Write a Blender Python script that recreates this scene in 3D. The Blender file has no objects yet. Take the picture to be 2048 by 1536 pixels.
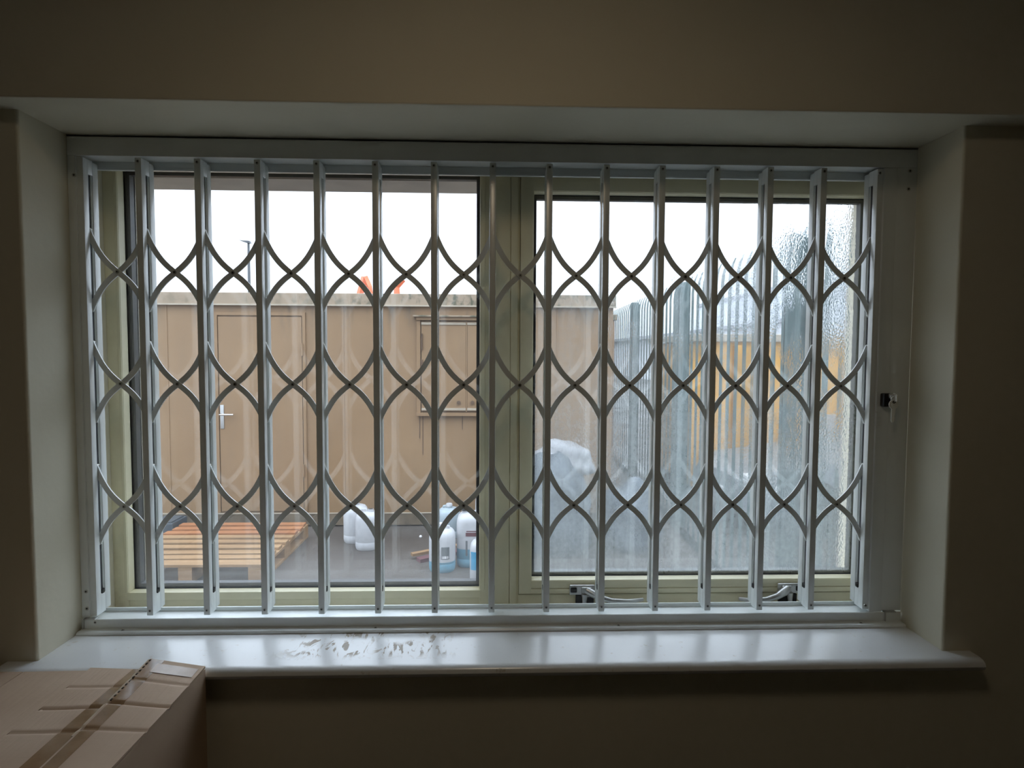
import bpy, bmesh, math, random
from mathutils import Vector, Matrix
random.seed(7)
S = bpy.context.scene
COL = S.collection
PI = math.pi

# ------------------------------------------------------------------ camera
YAW, PIT, ROL, FPX = math.radians(1.833), math.radians(2.984), math.radians(.277), 1200.0
CAM = Vector((0, -1.25, 1.7))
fwd = Vector((math.sin(YAW)*math.cos(PIT), math.cos(YAW)*math.cos(PIT), -math.sin(PIT)))
r0 = Vector((math.cos(YAW), -math.sin(YAW), 0)); u0 = r0.cross(fwd)
RT = r0*math.cos(ROL)+u0*math.sin(ROL); UP = -r0*math.sin(ROL)+u0*math.cos(ROL)
cd = bpy.data.cameras.new('camera'); cam = bpy.data.objects.new('camera', cd); COL.objects.link(cam)
m3 = Matrix((RT, UP, -fwd)).transposed()
cam.matrix_world = Matrix.Translation(CAM) @ m3.to_4x4()
cd.sensor_fit = 'HORIZONTAL'; cd.sensor_width = 36; cd.lens = FPX/2048*36; cd.clip_start = .02; cd.clip_end = 500
S.camera = cam

# ------------------------------------------------------------------ sky and exposure (bright overcast: brighter towards the zenith)
S.view_settings.view_transform = 'Standard'; S.view_settings.look = 'None'
S.view_settings.gamma = 1; S.view_settings.use_curve_mapping = False
S.view_settings.exposure = 1.05
SKY = 0.88
w = bpy.data.worlds.new('overcast_sky'); S.world = w; w.use_nodes = True
nt = w.node_tree; nt.nodes.clear(); L = nt.links.new
wo = nt.nodes.new('ShaderNodeOutputWorld'); bg = nt.nodes.new('ShaderNodeBackground')
tc = nt.nodes.new('ShaderNodeTexCoord'); sx = nt.nodes.new('ShaderNodeSeparateXYZ')
L(tc.outputs['Generated'], sx.inputs[0])
mx = nt.nodes.new('ShaderNodeMath'); mx.operation = 'MAXIMUM'; mx.inputs[1].default_value = 0; L(sx.outputs['Z'], mx.inputs[0])
ma = nt.nodes.new('ShaderNodeMath'); ma.operation = 'MULTIPLY_ADD'; ma.inputs[1].default_value = 3*SKY; ma.inputs[2].default_value = SKY; L(mx.outputs[0], ma.inputs[0])
mp = nt.nodes.new('ShaderNodeMapping'); mp.inputs['Scale'].default_value = (1, 1, 3); L(tc.outputs['Generated'], mp.inputs[0])
nz = nt.nodes.new('ShaderNodeTexNoise'); nz.inputs['Scale'].default_value = 3.5; nz.inputs['Detail'].default_value = 5; L(mp.outputs[0], nz.inputs['Vector'])
mr = nt.nodes.new('ShaderNodeMapRange'); mr.inputs[1].default_value = .3; mr.inputs[2].default_value = .7; mr.inputs[3].default_value = .9; mr.inputs[4].default_value = 1.08; L(nz.outputs[0], mr.inputs[0])
mm = nt.nodes.new('ShaderNodeMath'); mm.operation = 'MULTIPLY'; L(ma.outputs[0], mm.inputs[0]); L(mr.outputs[0], mm.inputs[1])
bg.inputs[0].default_value = (.765, .86, 1.0, 1); L(mm.outputs[0], bg.inputs[1]); L(bg.outputs[0], wo.inputs[0])

# added fill light for the room side; its unseen fitting is added below
FILL_POS = (0.0, -0.95, 2.50)
ld = bpy.data.lights.new('added_fill_light', 'AREA'); ld.shape = 'DISK'; ld.size = .28; ld.energy = 0.70; ld.color = (1.0, .80, .56)
lo = bpy.data.objects.new('added_fill_light', ld); COL.objects.link(lo); lo.location = FILL_POS

# ------------------------------------------------------------------ geometry helpers
def ray(px, py):
    return fwd + RT*((px-1024)/FPX) - UP*((py-768)/FPX)
def at(px, py, Y):                      # point of a pixel on the vertical plane y = Y
    d = ray(px, py); return CAM + d*((Y-CAM.y)/d.y)
def atz(px, py, Z):
    d = ray(px, py); return CAM + d*((Z-CAM.z)/d.z)

WORLD = {}
def tag(o, label=None, cat=None, group=None, kind=None):
    if label: o['label'] = label
    if cat: o['category'] = cat
    if group: o['group'] = group
    if kind: o['kind'] = kind
    return o
def place(o, org, parent):
    org = Vector(org)
    WORLD[o.name] = org
    o.location = org - (WORLD[parent.name] if parent else Vector())
    o.parent = parent
    COL.objects.link(o)
    return o
def empty(name, loc, **k):
    o = bpy.data.objects.new(name, None); o.empty_display_size = .05
    place(o, loc, None); return tag(o, **k)

class MB:
    def __init__(s): s.v = []; s.f = []; s.m = []; s.mi = 0
    def add(s, vs, fs):
        n = len(s.v); s.v += [Vector(p) for p in vs]
        s.f += [tuple(i+n for i in f) for f in fs]; s.m += [s.mi]*len(fs); return s
    def box(s, x0, x1, y0, y1, z0, z1, c=0):
        if c <= 0:
            return s.add([(x0,y0,z0),(x1,y0,z0),(x1,y1,z0),(x0,y1,z0),(x0,y0,z1),(x1,y0,z1),(x1,y1,z1),(x0,y1,z1)],
                         [(0,3,2,1),(4,5,6,7),(0,1,5,4),(1,2,6,5),(2,3,7,6),(3,0,4,7)])
        bm = bmesh.new(); bmesh.ops.create_cube(bm, size=1)
        for v in bm.verts:
            v.co = Vector((x0 if v.co.x < 0 else x1, y0 if v.co.y < 0 else y1, z0 if v.co.z < 0 else z1))
        bmesh.ops.bevel(bm, geom=list(bm.edges), offset=c, segments=2, profile=.6, affect='EDGES')
        bm.verts.index_update()
        s.add([v.co.copy() for v in bm.verts], [tuple(v.index for v in f.verts) for f in bm.faces]); bm.free(); return s
    def prism(s, pts, axis, a, b):      # closed outline pts (2D) extruded along an axis from a to b
        n = len(pts)
        def P(p, t):
            return {'x': (t, p[0], p[1]), 'y': (p[0], t, p[1]), 'z': (p[0], p[1], t)}[axis]
        return s.add([P(p, a) for p in pts]+[P(p, b) for p in pts],
                     [tuple(range(n-1, -1, -1)), tuple(range(n, 2*n))]+[(i, (i+1) % n, n+(i+1) % n, n+i) for i in range(n)])
    def tube(s, path, r, n=10, cap=True, sq=1.0):
        path = [Vector(p) for p in path]; rs = r if isinstance(r, (list, tuple)) else [r]*len(path)
        vs = []; fs = []; up = None
        for i, p in enumerate(path):
            t = (path[min(i+1, len(path)-1)]-path[max(i-1, 0)]).normalized()
            if up is None: up = Vector((0,0,1)) if abs(t.z) < .9 else Vector((0,1,0))
            a = t.cross(up).normalized(); b = a.cross(t).normalized(); up = b
            for k in range(n):
                q = 2*PI*k/n; vs.append(p + a*math.cos(q)*rs[i] + b*math.sin(q)*rs[i]*sq)
        for i in range(len(path)-1):
            for k in range(n):
                fs.append((i*n+k, i*n+(k+1) % n, (i+1)*n+(k+1) % n, (i+1)*n+k))
        if cap:
            fs.append(tuple(range(n-1, -1, -1))); fs.append(tuple(range((len(path)-1)*n, len(path)*n)))
        return s.add(vs, fs)
    def lathe(s, c, prof, n=24, ex=1, ey=1, pw=2.0):   # prof: (r, z); pw > 2 squares the section
        vs = []; fs = []
        for (r, z) in prof:
            for k in range(n):
                q = 2*PI*k/n; cx, sy = math.cos(q), math.sin(q)
                g = (abs(cx)**pw+abs(sy)**pw)**(-1/pw)
                vs.append((c[0]+r*ex*cx*g, c[1]+r*ey*sy*g, c[2]+z))
        for i in range(len(prof)-1):
            for k in range(n):
                fs.append((i*n+k, i*n+(k+1) % n, (i+1)*n+(k+1) % n, (i+1)*n+k))
        fs.append(tuple(range(n-1, -1, -1))); fs.append(tuple(range((len(prof)-1)*n, len(prof)*n)))
        return s.add(vs, fs)
    def mesh(s, name, mats, org, smooth=None):
        me = bpy.data.meshes.new(name); o = Vector(org)
        me.from_pydata([v-o for v in s.v], [], s.f)
        for m in (mats if isinstance(mats, (list, tuple)) else [mats]): me.materials.append(m)
        for p, i in zip(me.polygons, s.m): p.material_index = i
        bm = bmesh.new(); bm.from_mesh(me); bmesh.ops.recalc_face_normals(bm, faces=bm.faces); bm.to_mesh(me); bm.free()
        if smooth is not None:
            me.shade_smooth(); me.set_sharp_from_angle(angle=math.radians(smooth))
        me.update(); return me
    def build(s, name, mats, parent=None, org=None, smooth=None, **k):
        if org is None:
            n = len(s.v); org = Vector((sum(v.x for v in s.v)/n, sum(v.y for v in s.v)/n, min(v.z for v in s.v)))
        o = bpy.data.objects.new(name, s.mesh(name, mats, org, smooth))
        place(o, org, parent); return tag(o, **k)
def inst(name, me, org, parent, rot=None):
    o = bpy.data.objects.new(name, me); place(o, org, parent)
    if rot: o.rotation_euler = rot
    return o

# ------------------------------------------------------------------ materials
class N:
    def __init__(s, name):
        s.mat = bpy.data.materials.new(name); s.mat.use_nodes = True; s.t = s.mat.node_tree; s.t.nodes.clear()
        s.out = s.t.nodes.new('ShaderNodeOutputMaterial'); s.tc = s.t.nodes.new('ShaderNodeTexCoord')
        s.geo = s.t.nodes.new('ShaderNodeNewGeometry')
    def n(s, t, **k):
        q = s.t.nodes.new('ShaderNode'+t)
        for a, b in k.items():
            if hasattr(q, a) and a not in ('inputs',): setattr(q, a, b)
        return q
    def put(s, sock, v):
        if isinstance(v, bpy.types.NodeSocket): s.t.links.new(v, sock)
        else: sock.default_value = v
    def math(s, op, a, b=0.0, c=None, clamp=False):
        q = s.n('Math', operation=op, use_clamp=clamp); s.put(q.inputs[0], a); s.put(q.inputs[1], b)
        if c is not None: s.put(q.inputs[2], c)
        return q.outputs[0]
    def pos(s, scale=(1,1,1), world=True):
        q = s.n('Mapping'); s.t.links.new(s.geo.outputs['Position'] if world else s.tc.outputs['Object'], q.inputs[0]); q.inputs['Scale'].default_value = scale
        return q.outputs[0]
    def noise(s, vec, scale, detail=4, rough=.5, dist=0):
        q = s.n('TexNoise'); s.put(q.inputs['Vector'], vec); q.inputs['Scale'].default_value = scale
        q.inputs['Detail'].default_value = detail; q.inputs['Roughness'].default_value = rough; q.inputs['Distortion'].default_value = dist
        return q.outputs[0]
    def ramp(s, v, a, b, lo=0.0, hi=1.0):
        q = s.n('MapRange'); s.put(q.inputs[0], v); q.inputs[1].default_value = a; q.inputs[2].default_value = b
        q.inputs[3].default_value = lo; q.inputs[4].default_value = hi; return q.outputs[0]
    def mixc(s, f, a, b):
        q = s.n('Mix', data_type='RGBA'); s.put(q.inputs[0], f)
        for sock, v in ((q.inputs[6], a), (q.inputs[7], b)):
            s.put(sock, v if isinstance(v, bpy.types.NodeSocket) else (*v, 1))
        return q.outputs[2]
    def xyz(s):
        q = s.n('SeparateXYZ'); s.t.links.new(s.geo.outputs['Position'], q.inputs[0]); return q.outputs
    def bump(s, h, strength=.3, dist=.002):
        q = s.n('Bump'); s.put(q.inputs['Height'], h); q.inputs['Strength'].default_value = strength; q.inputs['Distance'].default_value = dist
        return q.outputs[0]
    def pbr(s, col, rough=.5, metal=0, normal=None, spec=.5, trans=0, sss=None):
        q = s.n('BsdfPrincipled'); s.put(q.inputs['Base Color'], col if isinstance(col, bpy.types.NodeSocket) else (*col, 1))
        s.put(q.inputs['Roughness'], rough); q.inputs['Metallic'].default_value = metal
        q.inputs['Specular IOR Level'].default_value = spec
        if normal: s.put(q.inputs['Normal'], normal)
        s.t.links.new(q.outputs[0], s.out.inputs[0]); return q
def plain(name, col, rough=.5, metal=0, var=.12, scale=12, bump=.15, bscale=200):
    k = N(name); p = k.pos(); spec = .5 if name != 'powder_coated_white' else 1.0
    f = k.ramp(k.noise(p, scale, 5), .3, .7)
    c = k.mixc(f, tuple(x*(1-var) for x in col), tuple(min(1, x*(1+var*.5)) for x in col))
    k.pbr(c, rough, metal, k.bump(k.noise(p, bscale, 3), bump, .0006), spec=spec); return k.mat

M = {}
M['white_metal'] = plain('powder_coated_white', (.84,.88,.87), .27, var=.05, bump=.05)
M['white_flange'] = M['white_metal']
M['cream'] = None
k = N('cream_painted_frame'); p = k.pos(); xyz = k.xyz()
d1 = k.ramp(k.noise(k.pos((1,1,1)), 9, 6, .65), .52, .72)
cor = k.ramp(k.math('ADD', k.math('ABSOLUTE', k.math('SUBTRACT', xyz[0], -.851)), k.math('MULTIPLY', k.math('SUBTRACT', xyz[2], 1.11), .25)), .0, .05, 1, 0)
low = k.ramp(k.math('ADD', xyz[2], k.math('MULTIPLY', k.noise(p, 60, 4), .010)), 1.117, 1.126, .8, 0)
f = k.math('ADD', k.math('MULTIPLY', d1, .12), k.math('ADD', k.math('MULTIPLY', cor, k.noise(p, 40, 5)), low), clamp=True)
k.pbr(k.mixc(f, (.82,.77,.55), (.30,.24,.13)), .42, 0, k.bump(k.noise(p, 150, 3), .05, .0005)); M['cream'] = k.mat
k = N('cream_wall_paint'); p = k.pos()
c = k.mixc(k.ramp(k.noise(p, 3, 5), .3, .7), (.73,.69,.55), (.80,.755,.61))
k.pbr(c, .7, 0, k.bump(k.math('ADD', k.noise(p, 60, 3), k.math('MULTIPLY', k.noise(p, 9, 2), 1.5)), .35, .0012)); M['wall'] = k.mat
M['ceiling'] = plain('white_ceiling_paint', (.75,.73,.68), .8)
M['floor'] = plain('brown_floor_covering', (.09,.07,.05), .5, var=.3, scale=5)
M['rubber'] = plain('black_gasket', (.022,.026,.032), .45, var=.2)
M['dark_metal'] = plain('dark_screw_metal', (.10,.10,.10), .35, .8)
M['chrome'] = plain('chrome', (.75,.75,.73), .2, 1, var=.05, bump=.02)
M['alu'] = plain('silver_handle_metal', (.55,.55,.54), .3, .7, var=.08)
M['gap_shade'] = plain('painted_slot_shade', (.07,.08,.09), .5)  # shade between the bars, put into a dark colour
M['black'] = plain('black_plastic', (.02,.02,.022), .4)
M['nickel'] = plain('satin_nickel', (.92,.92,.86), .35, .15, var=.04)
M['screw'] = plain('zinc_screw', (.55,.55,.52), .35, .9)
# sill: glossy white paint with brown dried water marks
k = N('white_gloss_sill'); p = k.pos(); xyz = k.xyz()
rt = k.n('Mapping'); k.t.links.new(k.geo.outputs['Position'], rt.inputs[0]); rt.inputs['Rotation'].default_value = (0, 0, .75); rt.inputs['Scale'].default_value = (1, .38, 1)
warp = k.noise(rt.outputs[0], 48, 5, .6, 1.3)
patch = k.ramp(k.noise(k.pos((1,1,1)), 14, 3), .38, .48)
ring = k.math('MULTIPLY', k.ramp(warp, .535, .58), patch, clamp=True)
inx = k.math('MULTIPLY', k.ramp(xyz[0], -.43, -.36), k.ramp(xyz[0], -.12, -.06, 1, 0))
iny = k.math('MULTIPLY', k.ramp(xyz[1], -.135, -.11), k.ramp(xyz[1], .11, .115, 1, 0))
m1 = k.math('MULTIPLY', k.math('MULTIPLY', inx, iny), ring)
fine = k.math('MULTIPLY', k.ramp(k.noise(p, 70, 5), .66, .72), .5)
back = k.math('MULTIPLY', k.ramp(xyz[1], .045, .06), k.ramp(k.noise(p, 35, 6, .65), .42, .62))
f = k.math('ADD', k.math('ADD', m1, fine), k.math('MULTIPLY', back, .75), clamp=True)
k.pbr(k.mixc(f, (.88,.90,.91), (.33,.27,.19)), k.ramp(f, 0, 1, .22, .5), 0, k.bump(k.noise(k.pos((1,1,1)), 18, 4), .25, .002), spec=1.0); M['sill'] = k.mat
# glass: thin physical surface, transparent plus Schlick reflection
def glassmat(name, tint=(.99,.995,.993), r0=.045):
    k = N(name)
    dt = k.n('VectorMath', operation='DOT_PRODUCT'); k.t.links.new(k.geo.outputs['Normal'], dt.inputs[0]); k.t.links.new(k.geo.outputs['Incoming'], dt.inputs[1])
    c = k.math('SUBTRACT', 1.0, k.math('ABSOLUTE', dt.outputs['Value']), clamp=True)
    fr = k.math('MULTIPLY_ADD', k.math('POWER', c, 5.0), .9, r0)
    tr = k.n('BsdfTransparent'); tr.inputs[0].default_value = (*tint, 1)
    gl = k.n('BsdfGlossy'); gl.inputs['Roughness'].default_value = .015
    mxs = k.n('MixShader'); k.put(mxs.inputs[0], fr); k.t.links.new(tr.outputs[0], mxs.inputs[1]); k.t.links.new(gl.outputs[0], mxs.inputs[2])
    k.t.links.new(mxs.outputs[0], k.out.inputs[0]); return k.mat
M['glass'] = glassmat('window_glass'); M['glass_coated'] = glassmat('coated_window_glass', r0=.085)
def filmmat(name, cover_fn, drop_fn=None, col=(.62,.66,.66)):
    k = N(name); cov = cover_fn(k)
    tr = k.n('BsdfTransparent'); tl = k.n('BsdfTranslucent'); tl.inputs[0].default_value = (*col, 1)
    df = k.n('BsdfDiffuse'); df.inputs[0].default_value = (*col, 1)
    a = k.n('MixShader'); a.inputs[0].default_value = .35; k.t.links.new(tl.outputs[0], a.inputs[1]); k.t.links.new(df.outputs[0], a.inputs[2])
    base = tr.outputs[0]
    if drop_fn:
        dm, hgt = drop_fn(k)
        rf = k.n('BsdfRefraction'); rf.inputs['IOR'].default_value = 1.035; rf.inputs['Roughness'].default_value = .02
        k.put(rf.inputs['Normal'], k.bump(hgt, 1.0, .0045))
        b = k.n('MixShader'); k.put(b.inputs[0], dm); k.t.links.new(tr.outputs[0], b.inputs[1]); k.t.links.new(rf.outputs[0], b.inputs[2]); base = b.outputs[0]
    mxs = k.n('MixShader'); k.put(mxs.inputs[0], cov); k.t.links.new(base, mxs.inputs[1]); k.t.links.new(a.outputs[0], mxs.inputs[2])
    k.t.links.new(mxs.outputs[0], k.out.inputs[0]); return k.mat
def mist_cover(k):
    xyz = k.xyz()
    st = k.noise(k.pos((1,1,.05)), 38, 4, .6)          # vertical run marks
    cl = k.noise(k.pos((1,1,.7)), 5, 5, .6, .8)
    fine = k.noise(k.pos((1,1,.8)), 130, 3, .6)
    runs = k.ramp(k.noise(k.pos((1,1,.03)), 75, 2, .5, .3), .60, .68)     # clear tracks left by drops
    v = k.math('ADD', k.ramp(st, .3, .75, -.03, .07), k.ramp(cl, .3, .7, -.08, .10))
    v = k.math('ADD', v, k.ramp(fine, .35, .7, -.04, .07))
    v = k.math('ADD', v, k.ramp(xyz[2], 1.2, 1.9, .42, .14))
    v = k.math('SUBTRACT', v, k.math('MULTIPLY', runs, .07))
    return k.math('MAXIMUM', v, .04, clamp=True)
def mist_drops(k):
    xyz = k.xyz()
    area = k.math('MULTIPLY', k.ramp(k.noise(k.pos(), 4.5, 3, .6), .46, .56), k.ramp(k.noise(k.pos((1,1,.12)), 30, 3), .40, .55))
    right = k.ramp(xyz[0], .55, .66)
    m = k.math('MAXIMUM', k.math('MULTIPLY', area, .55), k.math('MULTIPLY', right, k.ramp(k.noise(k.pos((1,1,.5)), 14, 3), .42, .52)), clamp=True)
    vo = k.n('TexVoronoi'); k.put(vo.inputs['Vector'], k.pos((1,1,.6))); vo.inputs['Scale'].default_value = 260
    return m, k.math('ADD', vo.outputs['Distance'], k.noise(k.pos((1,1,.25)), 60, 3))
M['mist'] = filmmat('condensation_on_glass', mist_cover, mist_drops)
def grime_cover(k):
    xyz = k.xyz()
    sc = k.ramp(k.noise(k.pos((1,1,1)), 45, 6, .7, 2.0), .69, .74)
    base = k.ramp(k.noise(k.pos((1,1,.3)), 7, 4, .6), .35, .7, .035, .10)
    bot = k.ramp(k.math('ADD', xyz[2], k.math('MULTIPLY', k.noise(k.pos((1,1,.4)), 20, 4), .06)), 1.17, 1.36, .17, 0)
    return k.math('ADD', k.math('ADD', base, k.math('MULTIPLY', sc, .22)), bot, clamp=True)
M['grime'] = filmmat('dust_on_glass', grime_cover, col=(.6,.6,.6))
# outdoors
k = N('beige_painted_steel'); p = k.pos(); xyz = k.xyz()
c = k.mixc(k.ramp(k.noise(p, 1.4, 5), .35, .7), (.250,.152,.076), (.295,.185,.096))
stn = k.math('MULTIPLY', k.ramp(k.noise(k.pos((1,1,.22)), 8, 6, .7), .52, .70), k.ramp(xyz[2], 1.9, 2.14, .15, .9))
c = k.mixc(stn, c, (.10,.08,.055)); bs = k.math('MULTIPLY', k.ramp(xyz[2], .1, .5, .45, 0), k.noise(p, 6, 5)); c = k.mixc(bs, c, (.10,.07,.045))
k.pbr(c, .5, 0, k.bump(k.noise(p, 4, 3), .4, .01)); M['steel'] = k.mat
k = N('mossy_beige_fascia'); p = k.pos(); xyz = k.xyz()
g = k.math('MULTIPLY', k.ramp(k.noise(k.pos((1,1,.7)), 9, 7, .72), .49, .60), k.ramp(xyz[0], -2.4, -.4, .35, 1))
k.pbr(k.mixc(g, (.32,.245,.17), (.085,.085,.05)), .6); M['fascia'] = k.mat
M['drip_edge'] = plain('pale_drip_edge', (.40,.34,.26), .5)
M['base_rail'] = plain('dirty_base_rail', (.15,.115,.075), .6, var=.5, scale=7)
M['rust'] = plain('rust_stain', (.12,.07,.04), .8, var=.4, scale=30)
k = N('wet_tarmac'); p = k.pos()
c = k.mixc(k.ramp(k.noise(p, 1.1, 5), .35, .65), (.050,.040,.033), (.085,.075,.066))
c = k.mixc(k.ramp(k.noise(p, 60, 4), .60, .72, 0, .5), c, (.15,.14,.13))
k.pbr(c, k.ramp(k.noise(p, .8, 4), .4, .6, .35, .75), 0, k.bump(k.noise(p, 90, 4), .5, .008)); M['ground'] = k.mat
M['outer_wall'] = plain('beige_outer_render', (.50,.44,.41), .8, scale=20)
def wood(name, a, b):
    k = N(name)
    f = k.ramp(k.noise(k.pos((.6, 9, 9)), 3, 6, .65, .6), .3, .72)
    q = k.ramp(k.noise(k.pos((1,1,1)), 2.2, 3), .4, .7)
    c = k.mixc(f, a, b); c = k.mixc(k.math('MULTIPLY', q, .35), c, (a[0]*.6, a[1]*.5, a[2]*.45))
    k.pbr(c, .65, 0, k.bump(f, .3, .002)); return k.mat
M['wood'] = wood('pale_pallet_wood', (.22,.125,.055), (.36,.225,.11))
M['wood_orange'] = wood('orange_pallet_wood', (.27,.10,.035), (.37,.165,.065))
def plastic(name, col, rough=.35, tl=.35):
    k = N(name); p = k.pos()
    c = k.mixc(k.ramp(k.noise(p, 25, 4), .4, .7), col, tuple(x*.88 for x in col))
    pb = k.pbr(c, rough); t = k.n('BsdfTranslucent'); k.put(t.inputs[0], c)
    mxs = k.n('MixShader'); mxs.inputs[0].default_value = tl; k.t.links.new(pb.outputs[0], mxs.inputs[1]); k.t.links.new(t.outputs[0], mxs.inputs[2])
    k.t.links.new(mxs.outputs[0], k.out.inputs[0]); return k.mat
M['hdpe'] = plastic('milky_plastic', (.68,.69,.71)); M['hdpe_blue'] = plastic('milky_plastic_over_blue_liquid', (.20,.46,.60))
M['hdpe_pale'] = plastic('pale_blue_plastic', (.52,.61,.66))
M['blue_label'] = plain('blue_label', (.05,.35,.58), .4); M['grey_label'] = plain('dark_grey_label', (.13,.15,.16), .5)
M['plum_label'] = plain('plum_label', (.13,.05,.06), .5); M['white_label'] = plain('white_label', (.8,.8,.8), .5)
k = N('green_galvanised_fence'); p = k.pos()
k.pbr(k.mixc(k.ramp(k.noise(k.pos((1,1,.3)), 14, 5), .3, .7), (.055,.10,.10), (.10,.15,.15)), .5); M['fence'] = k.mat
M['yellow'] = plain('yellow_painted_steel', (.62,.31,.04), .5, var=.25, scale=2)
M['shed'] = plain('pale_shed_cladding', (.66,.68,.71), .6); M['shed_trim'] = plain('grey_shed_trim', (.35,.36,.38), .6)
M['orange'] = plain('orange_machine_paint', (.85,.20,.08), .5)
M['tarp'] = plain('grey_blue_plastic_sheet', (.085,.105,.125), .45, var=.3, scale=5); M['tarp_white'] = plain('white_plastic_sheet', (.30,.30,.31), .4)
M['car'] = plain('grey_car_paint', (.22,.24,.26), .3, .3); M['car_glass'] = plain('dark_car_glass', (.03,.04,.05), .1)
M['tyre'] = plain('black_tyre', (.02,.02,.02), .8); M['lamp_white'] = plain('pale_lamp_lens', (.8,.8,.8), .2); M['red_lens'] = plain('red_lens', (.5,.04,.03), .2)
M['grey_block'] = plain('dark_grey_plastic', (.05,.065,.08), .5)
M['pole'] = plain('galvanised_pole', (.10,.11,.12), .5)
k = N('brown_cardboard'); p = k.pos()
c = k.mixc(k.ramp(k.noise(p, 7, 5), .3, .7), (.50,.355,.245), (.58,.43,.31)); c = k.mixc(k.ramp(k.noise(k.pos((1,12,12)), 30, 3), .55, .8, 0, .25), c, (.42,.30,.20))
k.pbr(c, .75, 0, k.bump(k.math('ADD', k.noise(k.pos((60,4,4)), 3, 2), k.noise(p, 22, 3)), .3, .0015)); M['card'] = k.mat
M['card_edge'] = plain('raw_cardboard_edge', (.62,.50,.36), .9)
M['card_dark'] = plain('cardboard_flute_holes', (.04,.03,.02), .9)
k = N('brown_parcel_tape'); p = k.pos()
k.pbr(k.mixc(k.ramp(k.noise(p, 30, 4), .35, .65), (.25,.15,.075), (.33,.205,.115)), .16, 0, k.bump(k.noise(p, 40, 4), .4, .0015), spec=.6); M['tape'] = k.mat
k = N('clear_shiny_tape'); p = k.pos()
k.pbr(k.mixc(k.ramp(k.noise(p, 40, 4), .35, .65), (.44,.32,.23), (.54,.41,.31)), .30, 0, k.bump(k.noise(p, 50, 3), .4, .001), spec=.8); M['clear_tape'] = k.mat

# ------------------------------------------------------------------ the setting
XL, XR, ZS, ZT = -.852, .886, 1.118, 2.131       # reveal sides, sill top, soffit
WY, BY = -.125, -.177                            # wall face, face of the beam over the window
def struct(name, mb, mat, **k): return mb.build(name, mat, kind='structure', **k)
RX0, RX1, RY0, RZ1 = -2.6, 2.4, -4.2, 2.62
b = MB()
def rounded(xe, xo, s, r=.005):      # wall pier with a rounded plaster arris at the reveal edge xe
    return [(xo, WY), (xe+s*r, WY)]+[(xe+s*r*(1-math.sin(a)), WY+r*(1-math.cos(a))) for a in (PI/8, PI/4, 3*PI/8)]+[(xe, WY+r), (xe, .174), (xe+s*.056, .174), (xe+s*.056, .33), (xo, .33)]
b.prism(rounded(XL, RX0-.1, -1), 'z', -.1, ZT); b.prism(rounded(XR, RX1+.1, 1), 'z', -.1, ZT)
b.box(XL-.005, XR+.005, WY, .174, -.1, 1.08); b.box(XL-.058, XR+.058, .174, .33, -.1, 1.07)
b.box(RX0-.1, RX1+.1, BY, .12, ZT, RZ1+.1, .003)
b.mi = 1
b.box(RX0-.1, RX1+.1, .12, .335, 2.112, RZ1+.5)
b.box(RX0-.1, RX1+.1, .3301, .338, -.1, 1.075); b.box(RX0-.1, XL-.056, .3301, .338, 1.075, 2.112); b.box(XR+.056, RX1+.1, .3301, .338, 1.075, 2.112)
struct('wall_front', b, [M['wall'], M['outer_wall']])
struct('wall_left', MB().box(RX0-.1, RX0, RY0, WY, -.1, RZ1), M['wall'])
struct('wall_right', MB().box(RX1, RX1+.1, RY0, WY, -.1, RZ1), M['wall'])
struct('wall_back', MB().box(RX0-.1, RX1+.1, RY0-.1, RY0, -.1, RZ1), M['wall'])
struct('floor', MB().box(RX0-.1, RX1+.1, RY0-.1, WY, -.12, 0), M['floor'])
struct('ceiling', MB().box(RX0-.1, RX1+.1, RY0-.1, BY, RZ1, RZ1+.1), M['ceiling'])
struct('trim_1', MB().box(RX0, RX1, WY-.018, WY, 0, .12, .004), M['ceiling'])
# window board with rounded nosing and horns
b = MB()
prof = [(.118, ZS), (-.150, ZS), (-.158, ZS-.0015), (-.164, ZS-.006), (-.166, ZS-.012), (-.164, ZS-.018), (-.158, ZS-.0225), (-.150, ZS-.024), (.118, ZS-.024)]
b.prism(prof, 'x', XL+.0005, XR-.0005)
hp = [p for p in prof if p[0] < 0][:]
hp = [(WY-.0005, ZS)]+[p for p in prof if p[0] < -.13]+[(WY-.0005, ZS-.024)]
b.prism(hp, 'x', XL-.055, XL+.0005); b.prism(hp, 'x', XR-.0005, XR+.055)
SILL = b
cl = empty('added_fill_fitting', (FILL_POS[0], FILL_POS[1], RZ1), label='unseen round ceiling fitting added for the fill light', cat='lamp')  # unseen fitting, added only to carry the fill light
b = MB(); b.lathe((FILL_POS[0], FILL_POS[1], 0), [(.16, FILL_POS[2]+.012), (.165, FILL_POS[2]+.02), (.165, RZ1-.03), (.10, RZ1-.0005)], 32); b.build('housing', M['white_metal'], cl, smooth=40)
b = MB(); b.lathe((FILL_POS[0], FILL_POS[1], 0), [(.155, FILL_POS[2]+.004), (.155, FILL_POS[2]+.012)], 32); b.build('diffuser', M['lamp_white'], cl)
# outside ground
struct('ground', MB().box(-60, 60, .338, 120, -.2, 0), M['ground'])

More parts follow.
